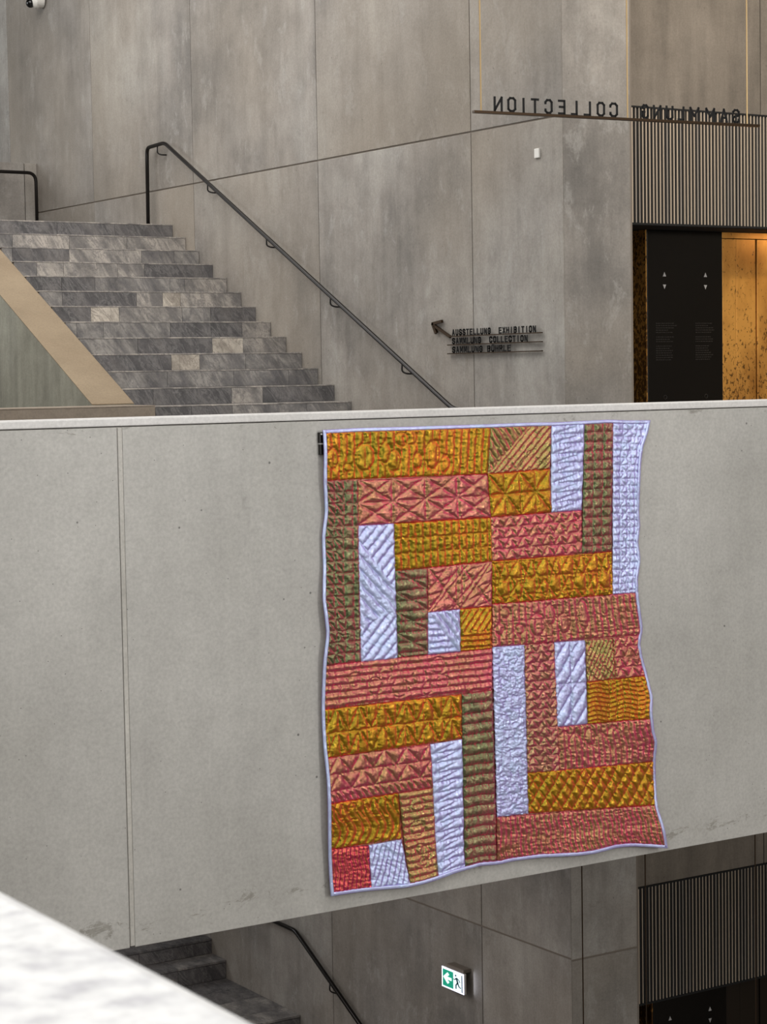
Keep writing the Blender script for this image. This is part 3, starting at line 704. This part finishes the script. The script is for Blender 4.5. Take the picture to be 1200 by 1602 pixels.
# quilting patterns: distance (px = 3.05 mm) from each point to the nearest seam of stitching
PX = 0.00305
def vl(u, p, off=0.0): return np.abs((u-off+p/2) % p - p/2)
def dl(u, v, ang, p, off=0.0):
    a = math.radians(ang); return vl(u*math.cos(a)+v*math.sin(a), p, off)
def el(u, v, cx, cy, rx, ry=None):
    ry = ry or rx
    return np.abs(np.sqrt(((u-cx)/rx)**2+((v-cy)/ry)**2)-1)*min(rx, ry)
def cellx(u, v, w, h):
    a = (u % w)/w; b = (v % h)/h; k = 1/math.hypot(1/w, 1/h)
    return np.minimum(np.abs(a-b), np.abs(a+b-1))*k
def cell1(u, v, w, h, flip=False):
    a = (u % w)/w; b = (v % h)/h; k = 1/math.hypot(1/w, 1/h)
    return np.abs(a+b-1)*k if flip else np.abs(a-b)*k
def zig(u, v, w, h):
    a = np.abs(((u/w) % 1)*2-1); b = (v % h)/h; k = 1/math.hypot(2/w, 1/h)
    return np.abs(a-b)*k
mn = lambda *a: __import__('functools').reduce(np.minimum, a)
def ovals(u, v, lst): return mn(*[el(u, v, *q) for q in lst])
def inside(u, v, lst):
    m = np.zeros_like(u, bool)
    for q in lst: m |= ((u-q[0])/q[2])**2+((v-q[1])/q[-1])**2 < 1
    return m
def pat(k, u, v, W, H):
    if k == 'verts_ovals':
        L = [(14, 44, 12, 17), (78, 44, 20, 22), (118, 38, 11, 17), (137, 52, 13, 18), (150, 16, 13, 12), (168, 14, 14, 12), (184, 54, 9, 13), (215, 44, 16, 24), (44, 60, 7, 7), (242, 60, 10, 14)]
        return mn(np.where(inside(u, v, L), vl(u, 16, 15)+2.0, vl(u, 15.5, 13)), ovals(u, v, L))
    if k == 'grid_diag': return mn(vl(v, 19.5), vl(u, 19), np.where(u < 40, cell1(u, v, 19, 19.5), 99))
    if k == 'xcells': return mn(vl(v, H/2), vl(u, W/4), cellx(u, v, W/4, H/2))
    if k == 'diag_cross': return np.where((v > u*1.3+20) & (v < 170-u*.3), mn(dl(u, v, -45, 17)), mn(dl(u, v, 45, 15)))
    if k == 'verts_rows': return mn(vl(u, 15), vl(v, H/3)+0.5)
    if k == 'fan_rows': return mn(vl(v, 18), cell1(u, v, W, 18*2))
    if k == 'big_x': return mn(cellx(u, v, W/2, H), vl(v+0.25*u, 17)+1, np.where(abs(u-W/2) < 12, vl(u, 12), 99), dl(u, v, 45, 30))
    if k == 'rows_corner': return np.where(v > u*1.2, vl(v, 11), dl(u, v, np.where(u+v > 60, 45, -45)[0, 0] if False else -40, 13))
    if k == 'corner_rows': return np.where(v > 0.55*H, vl(v, 10), dl(u, v, 40, 11))
    if k == 'rows_ovals':
        L = [(100, 44, 14, 14), (150, 52, 16, 16), (122, 24, 11, 11), (190, 36, 13, 13), (228, 20, 14, 14), (238, 50, 12, 12), (60, 30, 12, 12), (206, 60, 10, 10)]
        return mn(vl(v, 12), ovals(u, v, L)+0.6)
    if k == 'zigzag_big': return mn(vl(v, H/2), zig(u, v, 46, H/2), vl(u, 19, 9)+0.8)
    if k == 'rows': return vl(v, 18.5)
    if k == 'zigzag_rows': return mn(vl(v, 28.5), np.where(v < 57, zig(u, v, 46, 28.5), cell1(u, v, 13, 20)))
    if k == 'zigzag_wide': return mn(vl(v, 17.5), np.where((v//17.5) % 2 < 1, 99, cell1(u, v, W, 17.5, True)), np.where((v//17.5) % 2 < 1, cell1(u, v, W, 17.5, True)+1, 99))
    if k == 'wave_verts': return mn(vl(u+7*np.sin(v/11), 15), np.where(v < 34, dl(u, v, -38, 17), 99))
    if k == 'rows_ovals2':
        L = [(34, 26, 14, 13), (30, 66, 15, 13), (32, 104, 9, 9), (42, 112, 10, 12), (36, 126, 8, 8)]
        return mn(vl(v, 12.5), ovals(u, v, L)+0.3)
    if k == 'verts_dense': return vl(u+2*np.sin(v/9), 8.5)
    if k == 'slant_dense': return dl(u, v, 24, 9.5)
    if k == 'chevron': return mn(np.where(u+v*1.1 < 88, dl(u, v, -40, 12), dl(u, v, 46, 11)), np.abs(u+v*1.1-88), np.where(v > 44, zig(u, v-44, 60, 30)+1, 99))
    if k == 'xcells2': return mn(vl(v, H/2), cellx(u, v, W/2, H), vl(u, W/4)+1.2)
    if k == 'grid3': return mn(vl(v, 17.3), vl(u, W/3))
    if k == 'star_grid': return mn(vl(v, 13), np.where(u < W*.30, 99, vl(u, W*.30, W*.30)), np.abs(u-W*.30), np.abs(u-W*.72), np.where((u > W*.30) & (u < W*.72), cellx(u-W*.30, v, W*.42, 26), 99))
    if k == 'tri_grid': return mn(vl(v, H/4), zig(u, v, 28, H/4))
    if k == 'tri_grid2': return mn(vl(v, 17), zig(u, v, 27, 17), vl(u, W/2)+.8)
    if k == 'squares': return mn(vl(v, 30, 4)+.6, vl(u, 29, 8), zig(u, v, 58, H/1.0), zig(u+29, v, 58, H/2))
    if k == 'verts_ovals2':
        L = [(28, 18, 10, 10), (16, 46, 9, 10), (98, 44, 17, 20), (130, 28, 12, 18), (160, 46, 14, 18), (206, 32, 12, 26), (60, 50, 9, 9)]
        return mn(np.where(inside(u, v, L), vl(u, 15, 5)+1.4, vl(u, 14.5, 3)), ovals(u, v, L), np.where((v % 33) < 1, 0.5, 99))
    if k == 'crinkle': return mn(np.abs((fbm(u/26, v/14, 2)-.5)*60), np.abs((fbm(u/20+9, v/22+4, 2)-.5)*60)) + 1.0
    if k == 'star': return mn(vl(u, W/2), vl(v, H/2), dl(u, v, 40, 22))
    if k == 'slant_fine': return mn(dl(u, v, 32, 8.5), np.where(v > 36, dl(u, v, -40, 16), 99))
    if k == 'wavy_rows': return mn(vl(v+3.0*np.cos((u-18)/11)+0.0*u, 8.5), np.where(u > 45, vl(u, 16, 5), 99))
    if k == 'arches':
        L = [(16, 30, 13, 20), (42, 40, 17, 24), (76, 24, 12, 15), (102, 42, 16, 24), (132, 30, 14, 22)]
        return mn(np.where(inside(u, v, L), vl(u, 13, 3)+1, vl(u, 13, 3)), np.where(v < 44, ovals(u, v, L), 99))
    if k == 'diamonds': return mn(dl(u, v, 38, 21), dl(u, v, -38, 17)+.3)
    if k == 'verts_fine': return mn(vl(u+1.5*np.sin(v/7), 11))
    return vl(u, 15)

def grid_mesh(name, X, Y, Z, mat, parent, skirt):
    """sheet over an n x m grid with its rim turned back towards the wall"""
    n, m = X.shape
    X = np.pad(X, 1, mode='edge'); Z = np.pad(Z, 1, mode='edge'); Yp = np.pad(Y, 1, mode='edge')
    b = np.zeros_like(Yp); b[0] = b[-1] = 1; b[:, 0] = b[:, -1] = 1
    Yp = np.where(b > 0, Yp+skirt, Yp); n += 2; m += 2
    co = np.stack([X, Yp, Z], -1).reshape(-1, 3)
    i = np.arange(n*m).reshape(n, m)
    q = np.stack([i[:-1, :-1], i[1:, :-1], i[1:, 1:], i[:-1, 1:]], -1).reshape(-1, 4)
    me = bpy.data.meshes.new(name); me.vertices.add(n*m); me.vertices.foreach_set('co', co.ravel().astype(np.float32))
    me.loops.add(q.size); me.loops.foreach_set('vertex_index', q.ravel().astype(np.int32))
    me.polygons.add(len(q)); me.polygons.foreach_set('loop_start', np.arange(0, q.size, 4, dtype=np.int32))
    me.polygons.foreach_set('loop_total', np.full(len(q), 4, dtype=np.int32)); me.polygons.foreach_set('use_smooth', np.ones(len(q), bool))
    me.materials.append(mat); me.update(calc_edges=True)
    o = bpy.data.objects.new(name, me); C.objects.link(o); child(o, parent); return o

# direction the gathered threads of each pattern run in, so that the crinkles cross it
TANG = {'rows': 0, 'rows_ovals': 0, 'rows_ovals2': 0, 'fan_rows': 0, 'zigzag_wide': 0, 'rows_corner': 0, 'corner_rows': 0, 'wavy_rows': 0, 'zigzag_rows': 0, 'grid3': 0, 'star_grid': 0,
        'slant_dense': 114, 'slant_fine': 122, 'chevron': 130, 'diamonds': 128, 'diag_cross': 135, 'star': 130, 'big_x': 60}
qt = thing('patchwork_quilt', 'large shiny patchwork quilt in gold, pink, olive and lilac hung on the parapet', 'quilt', (6.47, 8.96, -1.34))
BWD = 0.019
NAMES = {'gold': 'gold_patch', 'pink': 'pink_patch', 'rose': 'pink_patch', 'olive': 'olive_patch', 'green': 'green_patch', 'red': 'crimson_patch', 'lilac': 'lilac_patch'}
for pi, (kind, pk, *c) in enumerate(PATCH):
    (x0, z0), (x1, z1), (x2, z2), (x3, z3) = [(c[i], c[i+1]) for i in (0, 2, 4, 6)]
    Wm = (math.hypot(x1-x0, z1-z0)+math.hypot(x2-x3, z2-z3))/2; Hm = (math.hypot(x3-x0, z3-z0)+math.hypot(x2-x1, z2-z1))/2
    nu, nv = max(12, int(Wm/0.0042)), max(12, int(Hm/0.0042))
    s, t = np.meshgrid(np.linspace(0, 1, nu), np.linspace(0, 1, nv))
    X = (x0*(1-s)+x1*s)*(1-t)+(x3*(1-s)+x2*s)*t; Z = (z0*(1-s)+z1*s)*(1-t)+(z3*(1-s)+z2*s)*t
    # outer sides follow the wavy outline of the quilt
    if min(x0, x3) < 5.42: X = X + (XL(Z)+BWD*.8-(x0*(1-t)+x3*t))*(1-s)
    if max(x1, x2) > 7.44: X = X + (XR(Z)-BWD*.8-(x1*(1-t)+x2*t))*s
    if max(z0, z1) > 1.05: Z = Z + (ZT_(X)-BWD*.8-(z0*(1-s)+z1*s))*(1-t)
    if min(z2, z3) < -1.25: Z = Z + (ZB_(X)+BWD*.8-(z3*(1-s)+z2*s))*t
    # hand-cut seams are never quite straight
    wob = 0.0022*(fbm(X*9+pi, Z*9, 2)-.5)*2
    inner = (np.minimum(s, 1-s) > 0.0)
    W, H = Wm/PX, Hm/PX; u, v = s*W, t*H
    uu = u+1.2*(fbm(u/14+pi, v/14, 2)-.5)*2; vv = v+1.2*(fbm(u/14+40, v/14+pi, 2)-.5)*2
    d = np.maximum(pat(pk, uu, vv, W, H), 0)
    de = np.minimum(np.minimum(u, W-u), np.minimum(v, H-v))
    d = np.minimum(d, de+0.3)
    amp = {'lilac': 0.0085, 'gold': 0.0105}.get(kind, 0.0095)
    puff = amp*1.2*(1-np.exp(-d/3.0))
    # crinkles fan out of the stitching
    gy, gx = np.gradient(puff); g = np.hypot(gx, gy)+1e-9
    ang = math.radians(TANG.get(pk, 90)); tu = uu*math.cos(ang)+vv*math.sin(ang); nu_ = -uu*math.sin(ang)+vv*math.cos(ang)
    wr = (fbm(tu/3.0+pi*7, nu_/9.0, 2)-.5)*0.0115*np.exp(-d/4.5)+(fbm(u/8.0, v/8.0+pi*3, 3)-.5)*0.0050
    if pk == 'crinkle': puff = puff*0.8; wr = wr*1.3+(np.abs(fbm(u/5.0+2, v/3.6, 3)-.5))*0.014
    Y = YW-0.006-hang(X, Z)-puff-wr
    Y = np.minimum(Y, YW-0.0045)
    grid_mesh(NAMES[kind], X, Y, Z, F_[kind], qt, 0.004)

# backing cloth, a little behind the patches
s, t = np.meshgrid(np.linspace(0, 1, 150), np.linspace(0, 1, 170))
Z = 1.10*(1-t)-1.34*t
for _ in range(3):
    X = XL(Z)*(1-s)+XR(Z)*s; Z = ZT_(X)*(1-t)+ZB_(X)*t
X = X+(0.004)*(1-2*s); Z = Z-(0.004)*(1-2*t)
grid_mesh('backing_cloth', X, YW-0.0005-hang(X, Z)*0.96, Z, F_['rose'], qt, 0.0)

# binding: a rolled pale lilac edge all the way round
def outline():
    P = []
    for x in np.linspace(5.393, 7.558, 150): P.append((x, float(ZT_(x))))
    for z in np.linspace(1.085, -1.366, 170): P.append((float(XR(z)), z))
    for x in np.linspace(7.627, 5.389, 150): P.append((x, float(ZB_(x))))
    for z in np.linspace(-1.308, 1.091, 170): P.append((float(XL(z)), z))
    out = [P[0]]
    for p in P[1:]:
        if math.dist(p, out[-1]) > 0.004: out.append(p)
    if math.dist(out[0], out[-1]) < 0.004: out.pop()
    return np.array(out)
O_ = outline(); n = len(O_)
T = np.roll(O_, -1, 0)-np.roll(O_, 1, 0); T /= np.linalg.norm(T, axis=1)[:, None]
N = np.stack([-T[:, 1], T[:, 0]], 1)*-1          # inward normal for a clockwise outline
if (N[5] @ (np.array([6.5, -0.1])-O_[5])) < 0: N = -N
prof = [(0.0, 0.004), (0.0005, 0.010), (0.005, 0.0135), (0.010, 0.0125), (0.013, 0.0135), (0.018, 0.0115), (0.0205, 0.007), (0.019, 0.003)]
mb = MB()
for i in range(n):
    hx = float(hang(np.array(O_[i, 0]), np.array(O_[i, 1])))
    wv = 0.0018*float(fbm(np.array(O_[i, 0]*38.), np.array(O_[i, 1]*38.), 2)-.5)*2
    for a, b in prof:
        p = O_[i]+N[i]*a; mb.v.append((p[0], YW-0.001-hx-b-(wv if b > .006 else 0), p[1]))
K = len(prof)
for i in range(n):
    j = (i+1) % n
    for k in range(K): mb.f.append((i*K+k, i*K+(k+1) % K, j*K+(k+1) % K, j*K+k))
mb.build('binding', F_['lilac'], qt, smooth=True)
